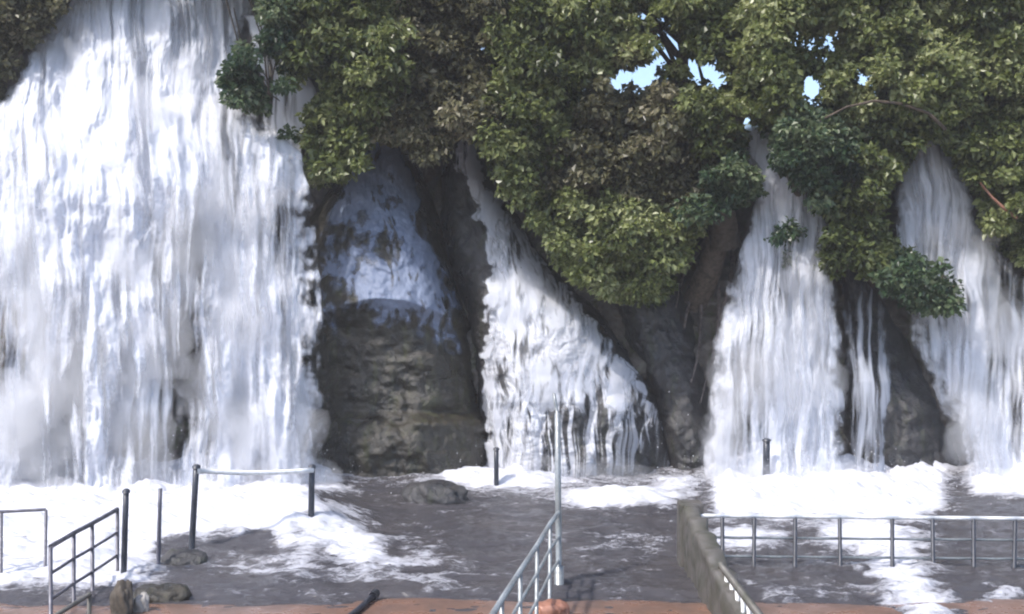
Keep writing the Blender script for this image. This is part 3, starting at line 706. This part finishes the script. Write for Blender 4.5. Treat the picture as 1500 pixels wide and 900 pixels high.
post('thin grey post in the foam next to the stair railing post', 231, 716, 834, 18.8, .04, M['purple_steel'], .05, cap=False)
post('tall dark leaning post holding the white pipe', 279, 684, 806, 20.1, .065, M['dark_steel'], .12)
post('short dark post carrying the end of the white pipe by the boulder', 455, 684, 745, 21.4, .07, M['dark_steel'], .03)
post('lone dark post standing in front of the misty waterfall', 1122, 645, 706, 27.4, .10, M['dark_steel'], .02)
post('small dark post at the foot of the fan waterfall', 727, 658, 705, 27.0, .07, M['dark_steel'], .0)
wp = empty('pipe', P1(292, 690, 20.1), 'white horizontal pipe strung between two dark posts', 'pipe')
pipe('tube', wp, P1(292, 690, 20.08), P1(458, 689, 21.35), .055, M['pale_paint_and_glint'], 9, 0.05, 10)
pipe('collar', wp, P1(289, 690, 20.08), P1(299, 690.5, 20.12), .06, M['pale_paint_and_glint'], 2, 0, 10)
pipe('collar', wp, P1(450, 689, 21.3), P1(459, 689, 21.36), .06, M['pale_paint_and_glint'], 2, 0, 10)

# low parapet wall on the right of the walkway, with pale balusters on its near end
pw = empty('parapet_wall', (3.3, 18.7, 0), 'rough mossy low wall flanking the walkway with pale balusters', 'wall')
nv, nu = 90, 26
s = np.linspace(0, 1, nv)[:, None]; prof = np.array([(-.16, -.5), (-.165, -.2), (-.165, .1), (-.165, .4), (-.16, .7), (-.16, .95), (-.15, 1.08), (-.11, 1.12), (0, 1.13), (.11, 1.12), (.15, 1.08), (.16, .9), (.165, .5), (.165, 0), (.16, -.5)])
sv_ = np.array([0, .62, 1.0]); cx_ = np.interp(s, sv_, [3.42, 3.42, 3.5]); cy_ = 18.9 - 4.6 * s
top = np.interp(s, sv_, [1.22, 0.76, 0.40]) + 0.03 * np.sin(40 * s)
Xw = cx_ + prof[None, :, 0]; Yw = cy_ + 0 * prof[None, :, 0]; Zw = np.where(prof[None, :, 1] > 0, prof[None, :, 1] / 1.13 * top, prof[None, :, 1])
nz = fbm(Yw * 2.2, Zw * 2.2 + Xw, 4, 9) * .05; Xw = Xw + nz * np.sign(prof[None, :, 0]); Zw = Zw + nz * .8
wallo = mesh_obj('wall_body', np.stack([Xw, Yw, Zw], -1), grid_faces(nv, len(prof)), M['concrete']); child(wallo, pw)
Vv, Fc = box_mesh((3.44, 18.98, 0.36), (0.46, 0.4, 1.78), .05); tris_quads(Vv, Fc, 'end_pillar', M['concrete'], pw, False)
for i in range(11):
    sy = 15.9 - i * 0.3; f_ = (15.9 - sy) / 3.3; sx = 3.40 + 0.16 * f_
    Vv, Fc = tube([(sx, sy, .12), (sx, sy, .35), (sx, sy, .5), (sx, sy, .76 - .22 * f_)], [.04, .034, .036, .045], 8); tris_quads(Vv, Fc, 'baluster', M['pale_paint_and_glint'], pw)
pipe('handrail', pw, (3.40, 16.0, .80), (3.56, 12.4, .54), .06, M['concrete'])

# squat stump, red block, dark leaning bar, dark clump on the walkway railing
def lumpy(name, label, cat, c, r, mat, seed, flat=1.0):
    import bmesh
    bm = bmesh.new(); bmesh.ops.create_icosphere(bm, subdivisions=4, radius=1)
    co = np.array([v.co[:] for v in bm.verts]); n = 1 + .28 * fbm(co[:, 0] * 1.6 + co[:, 2], co[:, 1] * 1.6 - co[:, 2], 4, seed)
    co = np.sign(co) * np.abs(co) ** 0.8 * n[:, None] * np.array(r) + np.array(c)
    fs = np.array([[v.index for v in f.verts] for f in bm.faces]); bm.free()
    o = mesh_obj(name, co, fs, mat); return tag(o, label, cat)
x, y, _ = gp(180, 898, 0); lumpy('stone_stump', 'squat dark brown stone stump on the wet paving', 'stone', (x, y, .12), (.17, .16, .36), M['stump'], 3)
x, y, _ = gp(207, 893, 0); lumpy('stone', 'small pale stone beside the squat dark stump', 'stone', (x, y, .05), (.12, .12, .2), M['pale_stone'], 5)
x, y, _ = gp(806, 897, 0); lumpy('stone', 'small reddish stone at the foot of the walkway railing', 'stone', (x, y, .02), (.28, .2, .16), M['red_stone'], 6)
x, y, _ = gp(270, 826, 0); lumpy('stone', 'grey rock awash at the foot of the tall leaning post', 'stone', (x, y, -.05), (.42, .35, .3), M['rock_dark'], 8)
x, y, _ = gp(236, 872, 0); lumpy('stone', 'grey-brown wet rock at the edge of the foam near the stump', 'stone', (x, y, -.05), (.5, .35, .22), M['rock_wet'], 9)
x, y, _ = gp(640, 735, 0); lumpy('stone', 'low dark rock between the boulder and the fan waterfall foam', 'stone', (x, y, .05), (.8, .5, .45), M['rock_dark'], 10)
x, y, _ = gp(1170, 790, 0)
db = empty('bar', gp(515, 898, 0), 'dark bar lying aslant on the red paving', 'bar')
pipe('rod', db, (gp(500, 912, 0.06)), (gp(548, 872, .06)), .05, M['dark_steel'], 3, 0.02)
pipe('end_knob', db, (gp(546, 874, .06)), (gp(551, 869, .06)), .075, M['dark_steel'])

# ------------------------------------------------------------------ haze of fine spray in the air
hz = NT('haze_air'); vv = hz.new('ShaderNodeVolumePrincipled', i_Density=0.0008, i_Anisotropy=0.0); vv.inputs['Color'].default_value = (0.96, 0.97, 1.0, 1)
hz.link(vv.outputs[0], hz.out.inputs['Volume'])
Vv, Fc = box_mesh((0, 50, 14), (620, 620, 33), .01); tag(tris_quads(Vv, Fc, 'haze', hz.m, None, False), 'thin spray haze hanging in the air', kind='stuff')
